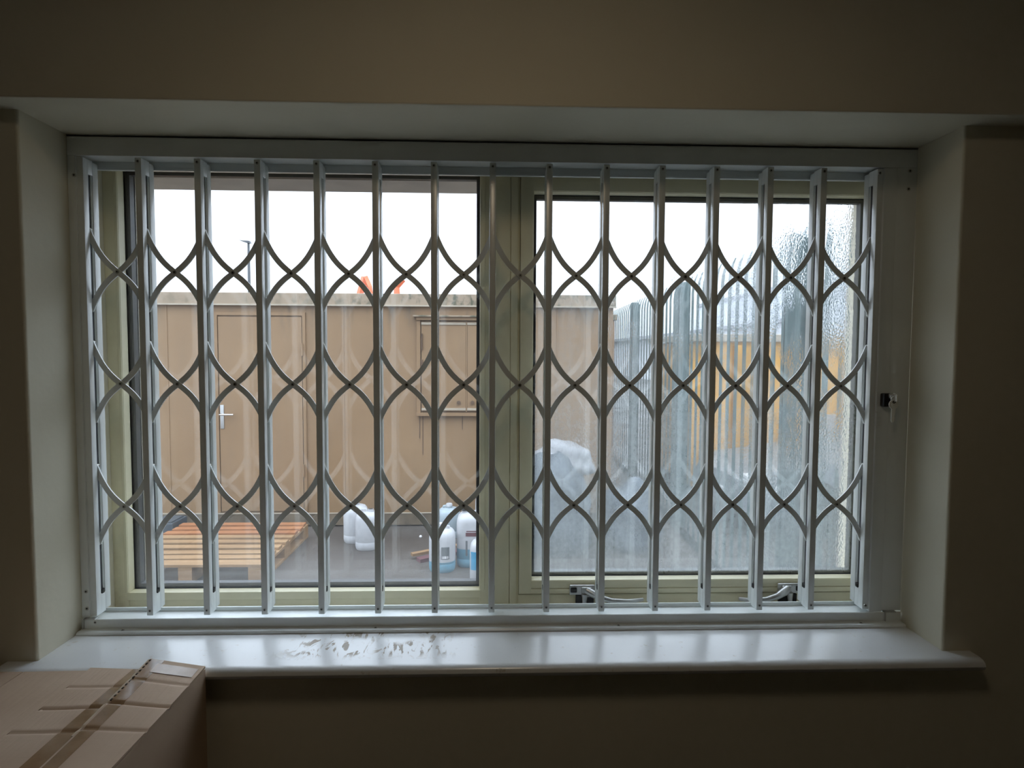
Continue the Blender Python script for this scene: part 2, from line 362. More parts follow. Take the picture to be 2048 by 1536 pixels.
# ------------------------------------------------------------------ window_1
FY, GY = .105, .130
win = empty('window_1', (0, FY, 1.1), kind='structure', label='cream metal framed window, fixed pane left, opening casement right')
gl0, gl1, gz0, gz1 = -.8195, -.0300, 1.156, 2.0995        # clear opening left pane
sh0, sh1, sz0, sz1 = .0905, .8600, 1.1775, 2.058          # clear opening casement
so0, so1, soz0, soz1 = .0610, XR-.004, 1.1465, 2.0885     # casement outside edges
fy1 = .172
SILL.build('window_sill', M['sill'], win, smooth=35, label='white gloss window board with brown dried water marks')
b = MB(); c = .0015
b.box(XL, gl0, FY, fy1, 1.111, ZT, c)                                  # left jamb
b.box(gl0-.001, gl1+.001, FY, fy1, gz1, ZT, c)                         # head left
b.box(gl1, so0-.0008, FY, fy1, 1.111, ZT, c)                           # centre post
b.box(so0-.002, XR, FY, fy1, soz1+.001, ZT, c)                         # head right
b.box(so1+.001, XR, FY, fy1, 1.111, ZT, c)
b.box(gl0-.001, gl1+.001, FY+.002, fy1, 1.1115, gz0-.0195, c)          # lower rail left
b.box(so0-.002, XR, FY-.001, fy1, 1.1115, soz0-.003, c)                # lower rail right
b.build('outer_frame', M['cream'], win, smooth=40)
# glazing beads of the fixed light
b = MB()
b.box(gl0-.004, gl1+.004, FY-.002, GY-.002, gz0-.0185, gz0-.001, .0015)
b.box(gl0-.004, gl1+.004, FY-.002, GY-.002, gz1+.001, gz1+.010, .0015)
b.box(gl0-.008, gl0-.001, FY-.0022, GY-.002, gz0-.001, gz1+.001, .0015)
b.box(gl1+.001, gl1+.012, FY-.0022, GY-.002, gz0-.001, gz1+.001, .0015)
b.build('glazing_bead', M['cream'], win, smooth=40)
# raised strips on the centre post
for x0, x1 in ((.004, .0385), (.0395, .0555)):
    MB().box(x0, x1, FY-.004, FY+.001, 1.1115, 2.120, .0012).build('cover_strip', M['cream'], win, smooth=40)
def ring(mb, x0, x1, z0, z1, t, y0, y1, c=0):
    mb.box(x0-t, x0, y0, y1, z0-t, z1+t, c); mb.box(x1, x1+t, y0, y1, z0-t, z1+t, c)
    mb.box(x0, x1, y0, y1, z1, z1+t, c); mb.box(x0, x1, y0, y1, z0-t, z0, c); return mb
ring(MB(), gl0, gl1, gz0, gz1, .0012, GY-.003, fy1-.0005).build('gasket', M['rubber'], win)
g = MB().box(gl0-.001, gl1+.001, GY, GY+.004, gz0-.001, gz1+.001); g.mi = 1; g.box(gl0-.001, gl1+.001, GY+.024, GY+.028, gz0-.001, gz1+.001)
g.build('pane', [M['glass_coated'], M['glass']], win, label='clear double glazed pane reflecting the grille')
ring(MB(), gl0+.008, gl1-.008, gz0+.008, gz1-.008, .0085, GY+.006, GY+.022).build('spacer', M['rubber'], win)
def sheet(x0, x1, y, z0, z1): return MB().add([(x0,y,z0),(x1,y,z0),(x1,y,z1),(x0,y,z1)], [(0,1,2,3)])
sheet(gl0, gl1, GY-.0006, gz0, gz1).build('dust_film', M['grime'], win, kind='stuff', label='thin film of dust and smears on the pane')
# casement
sash = ring(MB(), sh0, sh1, sz0, sz1, .001, FY-.003, GY-.002, 0)
sash.box(so0, sh0-.001, FY-.006, fy1-.01, soz0, soz1, c); sash.box(sh1+.001, so1, FY-.006, fy1-.01, soz0, soz1, c)
sash.box(sh0-.002, sh1+.002, FY-.006, fy1-.01, sz1+.001, soz1, c)
sash.box(sh0-.002, sh1+.002, FY-.006, fy1-.01, soz0, soz0+.0115, c)
sash.box(sh0-.002, sh1+.002, FY-.0045, fy1-.01, soz0+.0122, sz0-.001, c)
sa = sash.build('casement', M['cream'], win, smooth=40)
ring(MB(), sh0, sh1, sz0, sz1, .0009, GY-.003, fy1-.011).build('gasket', M['rubber'], sa)
g = MB().box(sh0-.001, sh1+.001, GY, GY+.004, sz0-.001, sz1+.001); g.mi = 1; g.box(sh0-.001, sh1+.001, GY+.024, GY+.028, sz0-.001, sz1+.001)
g.build('pane', [M['glass_coated'], M['glass']], sa)
ring(MB(), sh0+.008, sh1-.008, sz0+.008, sz1-.008, .0085, GY+.006, GY+.022).build('spacer', M['rubber'], sa)
sheet(sh0, sh1, GY+.0045, sz0, sz1).build('condensation', M['mist'], sa, kind='stuff', label='misted condensation with run marks and droplets')
# casement handles
def handle(px, mirror=False, arm=.115):
    o = at(px, 1183, FY-.010); x, z = o.x, 1.1405
    sg = -1 if mirror else 1
    h = empty('window_handle', (x, FY-.006, z)); h.parent = win; h.location = Vector((x, FY-.006, z))-WORLD[win.name]; h.scale = (1.22, 1.1, 1.3)
    def X(a, bb): return (x+min(sg*a, sg*bb), x+max(sg*a, sg*bb))
    m = MB(); m.box(*X(-.022, .026), FY-.012, FY-.006, z+.004, z+.022, .003); m.box(*X(.000, .020), FY-.016, FY-.008, z+.001, z+.019, .003)
    m.build('handle_base', M['alu'], h, smooth=40)
    MB().lathe((0,0,0), [(0,0)], 3) if False else None
    c_ = MB(); c_.box(*X(-.020, -.008), FY-.0135, FY-.011, z+.009, z+.018, .002); c_.build('key_slot', M['black'], h)
    MB().box(*X(-.010, .024), FY-.013, FY-.005, z-.012, z+.0035, .001).build('strike_plate', M['black'], h)
    m = MB(); m.tube([(x+sg*.010, FY-.016, z+.014), (x+sg*.020, FY-.022, z+.010), (x+sg*.034, FY-.026, z+.004), (x+sg*.055, FY-.028, z-.001), (x+sg*.085, FY-.027, z-.003), (x+sg*arm, FY-.022, z-.001)],
                     [.008, .0085, .0065, .0058, .0055, .0035], 12, sq=.8)
    m.tube([(x+sg*.006, FY-.018, z+.008), (x+sg*.005, FY-.018, z-.012)], [.006, .0035], 10)
    m.build('lever', M['alu'], h, smooth=60)
    return h
handle(1162)
handle(1582, True, .105)

# ------------------------------------------------------------------ security grille
gr = empty('security_grille', (0, 0, ZS), label='white folding lattice security grille across the window', cat='grille')
WM = M['white_metal']
PX = [-.829, -.7143, -.5973, -.4779, -.3593, -.2410, -.1217, -.0014, .1154, .2337, .3495, .4633, .5765, .6892, .8090]
ZB, ZTOP = 1.1475, 2.088
HW, YF, YG0, YG1, YR = .0065, 0.0, .0155, .0290, .0460
LY = .0205
rows = []
for py in (551, 770, 1010): rows.append(at(1040, py, LY).z)
UPH, DNH = .086, .079
# shared meshes, origin at the upright's foot (x = 0, y = 0, z = ZB)
def pm(name, mb, mat, smooth=40): return mb.mesh(name, mat, (0, 0, ZB), smooth)
fr_m = pm('front_bar', MB().box(-HW, HW, YF, YG0, ZB, ZTOP, .0016), WM)
b = MB(); b.box(-HW, HW, YG1, YR, ZB+.004, ZTOP-.002, .0016); b.box(-HW+.0025, HW-.0025, YG1-.0025, YG1+.001, ZB+.03, ZTOP-.03)
shade_m = pm('slot_shade', MB().box(-.002, .002, YG0-.001, YG1+.001, ZB+.04, ZTOP-.028), M['gap_shade'])  # dark strip standing in for the shade inside the open slot
re_m = pm('rear_bar', b, WM)
eb_m = pm('end_block', MB().box(-HW+.0006, HW-.0006, YG0-.001, YG1+.001, ZB, ZB+.042, .0005), WM)
et_m = pm('end_block', MB().box(-HW+.0006, HW-.0006, YG0-.001, YG1+.001, ZTOP-.030, ZTOP, .0005), WM)
ck_m = pm('slot_clip', MB().box(-.0068, .0068, YG0+.002, YG1-.002, ZB+.0405, ZB+.050, .001), M['black'])
def scr(name, y=-.0006, r=.0034):
    b = MB(); n = 14
    for rr, yy, mi in ((r, y, 0),):
        b.tube([(0, y, 0), (0, y+.002, 0)], [r, r], n)
    b.mi = 1; b.tube([(0, y-.0003, 0), (0, y+.0005, 0)], [r*.5, r*.5], 8)
    return b.mesh(name, [M['screw'], M['black']], (0, 0, 0), 40)
screw_m = scr('screw'); hole_m = scr('screw_hole', r=.0042)
pin_m = MB().tube([(0, YG0-.002, 0), (0, YG1+.002, 0)], .0042, 10).mesh('pivot_pin', M['screw'], (0, 0, 0), 40)
for i, x in enumerate(PX):
    up = inst('upright', fr_m, (x, 0, ZB), gr)
    inst('rear_bar', re_m, (x, 0, ZB), up); inst('slot_shade', shade_m, (x, 0, ZB), up)
    inst('end_block', eb_m, (x, 0, ZB), up); inst('end_block', et_m, (x, 0, ZB), up)
    inst('slot_clip', ck_m, (x, 0, ZB), up)
    if 0 < i < 14:
        inst('screw', screw_m, (x, 0, 1.158), up); inst('screw', screw_m, (x, 0, 2.0806), up)
    for rz in rows:
        inst('pivot_pin', pin_m, (x, 0, rz+UPH), up); inst('pivot_pin', pin_m, (x, 0, rz-DNH), up)
# lattice bars: S curves, steep at the uprights, 40 degrees where they cross
rivet_m = MB()
rivet_m.tube([(0, LY-.0043, 0), (0, LY-.003, 0)], [.0036, .0040], 14); rivet_m.tube([(0, LY-.003, 0), (0, LY+.0045, 0)], [.0030, .0038], 12)
rivet_m.mi = 1; rivet_m.tube([(0, LY-.0046, 0), (0, LY-.004, 0)], .0016, 8)
rivet_m = rivet_m.mesh('rivet', [M['screw'], M['black']], (0, 0, 0), 40)
def lattice_mesh(hw, sgn, y0, y1, W=.0112):
    pts = []; n = 22
    for i in range(n+1):
        s = -1+2*i/n
        H = (UPH if s < 0 else DNH) if sgn > 0 else (DNH if s < 0 else UPH)
        z = -H*(.56*s+.44*s**3)*sgn
        pts.append(Vector((hw*s, 0, z)))
    vs = []; fs = []
    for i, p in enumerate(pts):
        t = (pts[min(i+1, n)]-pts[max(i-1, 0)]).normalized(); nn = Vector((-t.z, 0, t.x))*W/2
        for q, yy in ((-nn, y0), (nn, y0), (nn, y1), (-nn, y1)): vs.append(p+q+Vector((0, yy, 0)))
    for i in range(n):
        for k in range(4): fs.append((4*i+k, 4*i+(k+1) % 4, 4*i+4+(k+1) % 4, 4*i+4+k))
    fs.append((3, 2, 1, 0)); fs.append(tuple(4*n+k for k in range(4)))
    m = MB(); m.add(vs, fs); return m.mesh('lattice_bar', WM, (0, 0, 0), 30)
for i in range(14):
    xa, xb = PX[i], PX[i+1]; hw = (xb-xa)/2; xc = (xa+xb)/2
    ma_ = lattice_mesh(hw, 1, LY-.0030, LY-.0002); mb_ = lattice_mesh(hw, -1, LY+.0002, LY+.0030)
    for rz in rows:
        lb = inst('lattice_bar', ma_, (xc, 0, rz), gr); inst('lattice_bar', mb_, (xc, 0, rz), gr)
        inst('rivet', rivet_m, (xc, 0, rz), lb)
# head: face flange and inverted channel track
b = MB(); b.box(XL+.001, XR-.001, -.003, 0.0, 2.0895, ZT-.001, .0006); b.box(XL+.001, XR-.001, -.003, .056, ZT-.0045, ZT-.0012)
b.build('head_flange', WM, gr, smooth=40)
b = MB(); b.box(PX[0]-.006, .842, .0475, .0505, 2.079, ZT-.005, .0005); b.box(PX[0]-.006, .842, .0005, .0505, 2.093, 2.096)
b.box(PX[0]-.006, .842, .0465, .056, 2.076, 2.0795, .001)
b.build('top_track', WM, gr, smooth=40)
# jamb flanges
def flange(x0, x1, z0, z1):
    b = MB(); b.box(x0, x1, -.003, 0, z0, z1, .0006); return b
lf = flange(XL+.001, -.8360, 1.146, 2.0893).build('side_flange', WM, gr, smooth=40)
for px, py in ((148, 350), (172, 1183), (174, 1217)):
    p = at(px, py, -.003); inst('screw_hole', hole_m, (p.x, -.003, p.z), lf)
rf = flange(.8405, XR-.001, 1.146, 2.0893).build('side_flange', WM, gr, smooth=40)
for px, py in ((1820, 342), (1817, 378), (1821, 1173), (1818, 1205)):
    p = at(px, py, -.003); inst('screw_hole', hole_m, (p.x, -.003, p.z), rf)
MB().box(-.8362, -.8350, -.001, YR, 1.15, 2.089).build('side_channel', WM, gr)
# closing post with the lock
b = MB(); b.box(.8150, .8420, -.0045, YR+.001, 1.1440, 2.0885, .0014)
lk = b.build('lock_post', WM, gr, smooth=40)
for px, py in ((1731, 1211), (1760, 346)):
    p = at(px, py, -.0045); inst('screw', screw_m, (p.x, -.0045, p.z), lk)
pl = at(1768, 793, -.02)
lc = at(1769, 797, -.0012)
b = MB(); b.box(lc.x-.012, lc.x+.0135, -.018, -.0025, lc.z-.0165, lc.z+.012, .004)
b.build('lock_housing', M['black'], lk, smooth=40)
b = MB(); b.tube([(lc.x+.004, -.026, lc.z+.004), (lc.x+.004, -.017, lc.z+.004)], [.0082, .0088], 20); b.build('lock_cylinder', M['chrome'], lk, smooth=40)
# embossed mark under the lock
b = MB(); q = at(1757, 824, -.0012); b.box(q.x-.010, q.x+.009, -.0050, -.0042, q.z-.0006, q.z+.0006)
q = at(1756, 843, -.0012)
for dz in (-.010, -.0015, .007): 
    b.tube([(q.x+.0045*math.cos(a), -.0047, q.z+dz+.0032*math.sin(a)) for a in [i*PI/5 for i in range(9)]], .0005, 5)
b.build('embossed_mark', M['white_metal'], lk)
# bottom track
b = MB()
b.prism([(-.0070, ZS+.0225), (-.0045, ZS+.0235), (-.0045, ZS+.013), (-.0065, ZS+.0095), (-.018, ZS+.0065), (-.0225, ZS+.0045), (-.0240, ZS+.0005), (.050, ZS+.0005), (.052, ZS+.0245), (.049, ZS+.026), (.0475, ZS+.0245), (.0475, ZS+.019), (.001, ZS+.019), (-.0005, ZS+.0235), (-.003, ZS+.0265), (-.0065, ZS+.0265)][::-1], 'x', XL+.002, XR-.002) if False else None
def strip(mb, prof, x0, x1):     # open profile given thickness downwards
    return mb.prism(prof, 'x', x0, x1)
strip(b, [(-.0060, ZS+.0005), (.0525, ZS+.0005), (.0525, ZS+.0180), (-.0060, ZS+.0180)], XL+.003, XR-.003)
strip(b, [(-.0085, ZS+.0070), (-.0060, ZS+.0070), (-.0045, ZS+.0255), (-.0060, ZS+.0262), (-.0078, ZS+.0250)], XL+.003, XR-.003)
strip(b, [(.0490, ZS+.0170), (.0525, ZS+.0170), (.0525, ZS+.0260), (.0490, ZS+.0260)], XL+.003, XR-.003)
strip(b, [(-.0260, ZS+.0005), (-.0262, ZS+.0035), (-.0240, ZS+.0058), (-.0200, ZS+.0066), (-.0120, ZS+.0060), (-.0085, ZS+.0075), (-.0070, ZS+.0075), (-.0070, ZS+.0005)], XL+.003, XR-.003)
bt = b.build('bottom_track', WM, gr, smooth=30)
for px, py in ((245, 1252), (751, 1252), (1237, 1248), (1722, 1246)):
    p = at(px, py, -.016); s_ = inst('screw', screw_m, (p.x, -.016, ZS+.0066), bt); s_.rotation_euler = (-PI/2, 0, 0)
p = at(190, 1245, -.0085); inst('screw', screw_m, (p.x, -.0078, p.z), bt)
# little angle brackets at the corners
for x0, x1 in ((-.845, -.822), (.846, .872)):
    b = MB(); b.box(x0, x1, -.009, .004, ZS+.0255, ZS+.0275); b.box(x0, x0+.002, -.012, -.003, ZS+.008, ZS+.0275); b.build('corner_bracket', M['alu'], gr)
# key hanging from the lock
kx, kz = lc.x+.0175, lc.z-.011
key = empty('key', (lc.x+.004, -.024, lc.z), label='silver key hanging on a split ring from the grille lock', cat='key')
b = MB()
ang = [i*2*PI/28 for i in range(29)]
bow = at(1787, 809, -.026); tip = at(1786, 845, -.026)
def keyshape(mb, cx, cz, y, ln, rb=.0098):
    out = [(cx+rb*math.cos(a), cz+rb*math.sin(a)*.98) for a in [(-70-i*(220/1)/22*1.0) * PI/180 for i in range(0)]]
    pts = []
    for i in range(25):
        a = math.radians(-65+i*(310/24)); pts.append((cx+rb*math.cos(a), cz+rb*math.sin(a)))
    w2 = .0040; zb = cz-rb-ln
    pts += [(cx-w2, cz-rb*.92), (cx-w2, zb+.004), (cx-w2*.5, zb), (cx+w2*.2, zb+.001)]
    for k_ in range(4): pts += [(cx+w2*(.95 if k_ % 2 else .55), zb+.004+.005*k_)]
    pts += [(cx+w2, zb+.024), (cx+w2, cz-rb*.92)]
    mb.prism(pts, 'y', y-.0011, y+.0011)
keyshape(b, bow.x, bow.z, -.026, abs(bow.z-tip.z)-.0098)
b.box(bow.x-.0007, bow.x+.0007, -.0275, -.0272, tip.z+.003, bow.z-.010)
b.build('blade', M['nickel'], key, smooth=30)
b = MB(); b.tube([(bow.x+.0025*math.cos(a), -.0275, bow.z+.0052+.0020*math.sin(a)) for a in [i*2*PI/12 for i in range(13)]], .0010, 6, cap=False)
b.build('bow_hole', M['black'], key)
b = MB(); cx, cz = (bow.x+lc.x+.004)/2, (bow.z+lc.z+.012)/2
rr = math.hypot(bow.x-cx, bow.z+.006-cz)+.001
b.tube([(cx+rr*math.cos(a), -.0262-.002*math.sin(a), cz+rr*math.sin(a)) for a in ang], .0008, 6, cap=False); b.build('split_ring', M['chrome'], key, smooth=60)
b = MB(); b.box(lc.x+.003, lc.x+.005, -.036, -.024, lc.z-.004, lc.z+.010, .0005); b.build('inserted_key', M['nickel'], key)

# ------------------------------------------------------------------ cardboard boxes under the sill
def carton(x0, x1, y0, y1, z0, z1, label, group=None, fancy=None):
    t = empty('cardboard_box', ((x0+x1)/2, (y0+y1)/2, z0), label=label, cat='box', group=group)
    b = MB(); th = .004
    b.box(x0, x1, y0, y0+th, z0, z1-.005); b.box(x0, x1, y1-th, y1, z0, z1-.005)
    b.box(x0, x0+th, y0+th, y1-th, z0, z1-.004); b.box(x1-th, x1, y0+th, y1-th, z0, z1-.004); b.box(x0+th, x1-th, y0+th, y1-th, z0, z0+th)
    b.build('body', M['card'], t)
    xm = (x0+x1)/2+.004
    crs = fancy or []
    def lift(x, y, side):
        v = 0
        for (yc, amp, ws) in crs:
            v -= amp*math.exp(-((y-yc)/ws)**2)
        v += .0016*math.sin(31*x+2)*math.sin(17*y)
        if crs:
            u = max(0, (y-(y1-.22))/.22)
            if side == 1:
                e = max(0, 1-abs(x-xm)/(x1-xm)); v += .013*e*u*u*1.0 + .004*e
            else:
                e = max(0, 1-abs(x-xm)/(xm-x0)); v += -.004*e*u
        return v
    def flap(side, off, xa, xb, ya, yb, nx, ny, thk):
        vs = []; fs = []
        for j in range(ny+1):
            for i in range(nx+1):
                x = xa+(xb-xa)*i/nx; y = ya+(yb-ya)*j/ny
                vs.append((x, y, z1-.004+off+lift(x, y, side)))
        nn = len(vs); vs += [(v[0], v[1], v[2]-thk) for v in vs]
        W_ = nx+1
        for j in range(ny):
            for i in range(nx):
                a = j*W_+i; fs.append((a, a+1, a+W_+1, a+W_)); fs.append((nn+a, nn+a+W_, nn+a+W_+1, nn+a+1))
        for i in range(nx):
            fs.append((i, nn+i, nn+i+1, i+1)); a = ny*W_+i; fs.append((a, a+1, nn+a+1, nn+a))
        for j in range(ny):
            a = j*W_; fs.append((a, a+W_, nn+a+W_, nn+a)); a = j*W_+nx; fs.append((a, nn+a, nn+a+W_, a+W_))
        return MB().add(vs, fs)
    fl = flap(0, .004, x0, xm-.001, y0, y1, 14, 170, .003).build('flap', M['card'], t, smooth=50)
    fr_ = flap(1, .004, xm+.001, x1, y0, y1, 14, 170, .003).build('flap', M['card'], t, smooth=50)
    if crs:
        # torn raised seam with open flutes
        b = MB(); vs = []; n = 40
        b2 = MB()
        for j in range(n):
            ya = y1-.003-(.20*j/n); yb = y1-.003-(.20*(j+1)/n)
            za = z1+lift(xm+.001, ya, 1); zb_ = z1+lift(xm+.001, yb, 1)
            b.add([(xm-.0012, ya, za+.0006), (xm+.0018, ya, za+.0006), (xm+.0018, yb, zb_+.0006), (xm-.0012, yb, zb_+.0006), (xm-.0012, ya, za-.003), (xm-.0012, yb, zb_-.003)], [(0,1,2,3), (0,3,5,4)])
            if j % 2 == 0 and j < 26: b2.box(xm+.002, xm+.0045, yb, ya-.001, za-.0015, za+.0008)
        b.build('torn_edge', M['card_edge'], t); b2.build('flute_gap', M['card_dark'], t)
        flap(0, .0046, xm-.030, xm-.0015, y0, y1-.001, 6, 170, .0002).build('tape', M['tape'], t, smooth=50)
        flap(1, .0046, xm+.0045, xm+.026, y0, y1-.001, 6, 170, .0002).build('tape', M['tape'], t, smooth=50)
        flap(1, .0050, xm+.020, x1-.006, y1-.038, y1-.012, 10, 4, .0002).build('label_tape', M['clear_tape'], t, smooth=50, label='shiny clear tape across the far end')
    else:
        flap(0, .0046, x0, x0+.055, y0, y1-.001, 6, 30, .0002).build('tape', M['tape'], t, smooth=50)
    return t
zt_ = 1.126
pa, pb, pc = atz(172, 1342, zt_), atz(407, 1337, zt_), atz(20, 1345, zt_)
yb_ = -.1675
bx1, bx0 = pb.x, pa.x
bh = zt_/3
cr = [(yb_-.060, .0020, .003), (yb_-.122, .0030, .0032), (yb_-.185, .0026, .0035), (yb_-.29, .0026, .0035)]
carton(bx0+.001, bx1, yb_-.46, yb_, 2*bh, zt_, 'creased brown cardboard box with a taped torn seam, right of the two under the sill', fancy=cr)
carton(bx0-.235, bx0-.002, yb_-.47, yb_-.004, 2*bh, zt_-.003, 'brown cardboard box at the left edge of the photo, beside the torn-seam box')
for lv, wd in ((0, 'standing on the floor at the bottom'), (1, 'in the middle')):
    carton(bx0+.001, bx1, yb_-.46, yb_, lv*bh, (lv+1)*bh-.0015, 'brown cardboard box %s under the torn-seam box' % wd, group='lower boxes of the stacks')
    carton(bx0-.235, bx0-.002, yb_-.47, yb_-.004, lv*bh, (lv+1)*bh-.0015, 'brown cardboard box %s of the outer left stack' % wd, group='lower boxes of the stacks')

# ------------------------------------------------------------------ outside: beige steel cabin opposite
CY = 4.6
cab = empty('storage_cabin', (-3.4, CY, 0), label='long beige steel storage cabin with door and shuttered hatch opposite the window', cat='cabin')
cx0, cx1 = -8.0, 1.173
MB().box(cx0, cx1, CY, CY+2.4, .11, 2.14).build('wall_panel', M['steel'], cab)
b = MB(); b.box(cx0-.02, cx1+.02, CY-.035, CY+2.43, 2.145, 2.26, .006); b.build('fascia', M['fascia'], cab)
MB().box(cx0-.02, cx1+.02, CY-.045, CY-.0352, 2.137, 2.152, .002).build('drip_edge', M['drip_edge'], cab)
b = MB(); b.box(cx0, cx1, CY-.03, CY+2.4, .012, .128, .004); b.build('base_rail', M['base_rail'], cab)
MB().box(cx0, cx1, CY-.034, CY-.026, .125, .137, .001).build('ledge', M['drip_edge'], cab)
# faint folded joints of the wall sheets
for xx in (-5.2, -4.0, -3.12, -1.45, .62): MB().box(xx, xx+.012, CY-.006, CY+.001, .14, 2.137).build('panel_joint', M['steel'], cab)
dx0, dx1, dz1 = -2.66, -1.80, 2.075
dr = MB().box(dx0+.035, dx1-.035, CY-.016, CY-.004, .15, dz1-.045, .003).build('door', M['steel'], cab)
b = MB(); b.box(dx0, dx0+.028, CY-.020, CY, .14, dz1); b.box(dx1-.028, dx1, CY-.020, CY, .14, dz1); b.box(dx0+.028, dx1-.028, CY-.020, CY, dz1-.030, dz1)
b.build('door_frame', M['steel'], dr)
hx = at(452, 828, CY)
b = MB(); b.box(hx.x-.045, hx.x-.010, CY-.024, CY-.016, hx.z-.14, hx.z+.09, .004); b.build('lock_plate', M['alu'], dr, smooth=40)
b = MB(); b.tube([(hx.x-.03, CY-.02, hx.z), (hx.x-.03, CY-.065, hx.z), (hx.x+.0, CY-.07, hx.z), (hx.x+.10, CY-.07, hx.z)], .0095, 10); b.build('door_handle', M['chrome'], dr, smooth=60, label='silver lever handle')
for zz in (1.72, .55):
    b = MB(); b.tube([(dx1-.03, CY-.028, zz-.06), (dx1-.03, CY-.028, zz+.06)], .009, 10); b.box(dx1-.045, dx1-.012, CY-.023, CY-.019, zz-.05, zz+.05); b.build('hinge', M['steel'], dr, smooth=40)
# hatch with two leaves
hx0, hx1, hz0, hz1 = -.735, .34, 1.085, 2.04
b = MB(); b.box(hx0, hx1, CY-.05, CY, hz1-.03, hz1); b.box(hx0, hx1, CY-.05, CY, hz0, hz0+.03)
b.box(hx0, hx0+.035, CY-.03, CY, hz0+.03, hz1-.03); b.box(hx1-.035, hx1, CY-.03, CY, hz0+.03, hz1-.03)
hf = b.build('hatch_frame', M['steel'], cab)
MB().box(hx0-.03, hx1+.03, CY-.075, CY, hz1, hz1+.014, .002).build('rain_strip', M['fascia'], hf)
xm_ = -.255
for x0, x1 in ((hx0+.045, xm_-.006), (xm_+.006, hx0+.045+2*(xm_-hx0-.045))):
    x1 = min(x1, hx1-.04)
    b = MB(); b.box(x0, x1, CY-.024, CY-.006, hz0+.045, hz1-.045, .003)
    lf_ = b.build('shutter_leaf', M['steel'], cab)
    b = MB(); b.box(x0, x1, CY-.034, CY-.024, hz1-.075, hz1-.052, .002); b.box(x0, x1, CY-.034, CY-.024, hz0+.052, hz0+.075, .002); b.build('edge_rib', M['drip_edge'], lf_)
    q = x1-.07 if x0 < -.4 else x0+.05
    b = MB(); b.tube([(q, CY-.04, hz0+.13), (q, CY-.02, hz0+.13)], .018, 12); b.build('bolt', M['rust'], lf_)
MB().box(xm_-.005, xm_+.005, CY-.028, CY-.003, hz0+.04, hz1-.04).build('meeting_bar', M['steel'], hf)
b = MB(); b.tube([(hx0+.05, CY-.036, 1.72), (hx0+.05, CY-.036, 1.88)], .009, 8); b.tube([(hx0+.05, CY-.036, 1.55), (hx0+.05, CY-.036, 1.63)], .009, 8); b.build('hinge', M['rust'], hf)
for xx, z0 in ((hx0+.02, .86), (hx0+.05, .70), (-.30, .95)): MB().box(xx, xx+.008, CY-.0022, CY-.0005, z0, hz0).build('rust_streak', M['rust'], cab)

# second cabin further back
c2 = empty('storage_cabin', (.9, 7.9, 0), label='farther beige steel cabin just visible beyond the end of the long cabin', cat='cabin')
MB().box(-1.0, 1.86, 7.9, 10.2, .1, 2.2, .01).build('wall_panel', M['steel'], c2)
MB().box(-1.03, 1.89, 7.87, 10.23, 2.2, 2.29, .01).build('fascia', M['fascia'], c2); MB().box(-1.0, 1.86, 7.88, 10.2, 0, .1).build('base_rail', M['base_rail'], c2)

# ------------------------------------------------------------------ pallet, drums and litter in the yard
P0x, P1x, P0y, P1y = -2.80, -1.69, 3.13, 4.24
pal = empty('wooden_pallet', ((P0x+P1x)/2, (P0y+P1y)/2, 0), label='wooden pallet lying on the tarmac before the cabin door', cat='pallet')
ns = 9; pitch = (P1y-P0y-.098)/(ns-1)
for i in range(ns):
    y = P0y+i*pitch; wdt = .098 if i else .13; j = random.uniform(-.006, .006)
    MB().box(P0x+random.uniform(-.01,.01), P1x+random.uniform(-.012,.012), y+j, y+j+wdt*.80, .122, .144+random.uniform(-.002,.003), .002).build('slat', M['wood_orange'] if i in (6, 7, 8) else M['wood'], pal)
for x in (P0x, (P0x+P1x)/2-.05, P1x-.10):
    MB().box(x, x+.10, P0y, P1y, .100, .121, .002).build('bearer', M['wood'], pal)
    for y in (P0y, (P0y+P1y)/2-.07, P1y-.14): MB().box(x, x+.10, y, y+.14, .022, .099, .002).build('block', M['wood'], pal)
    MB().box(x, x+.10, P0y, P1y, 0, .0215, .002).build('bottom_board', M['wood'], pal)
b = MB(); b.box(-3.05, -2.84, 4.10, 4.36, 0, .17, .01); b.box(-3.03, -2.86, 4.12, 4.34, .17, .18, .004)
tag(b.build('plastic_crate', M['grey_block']), 'dark grey plastic crate on the ground left of the pallet', 'crate')

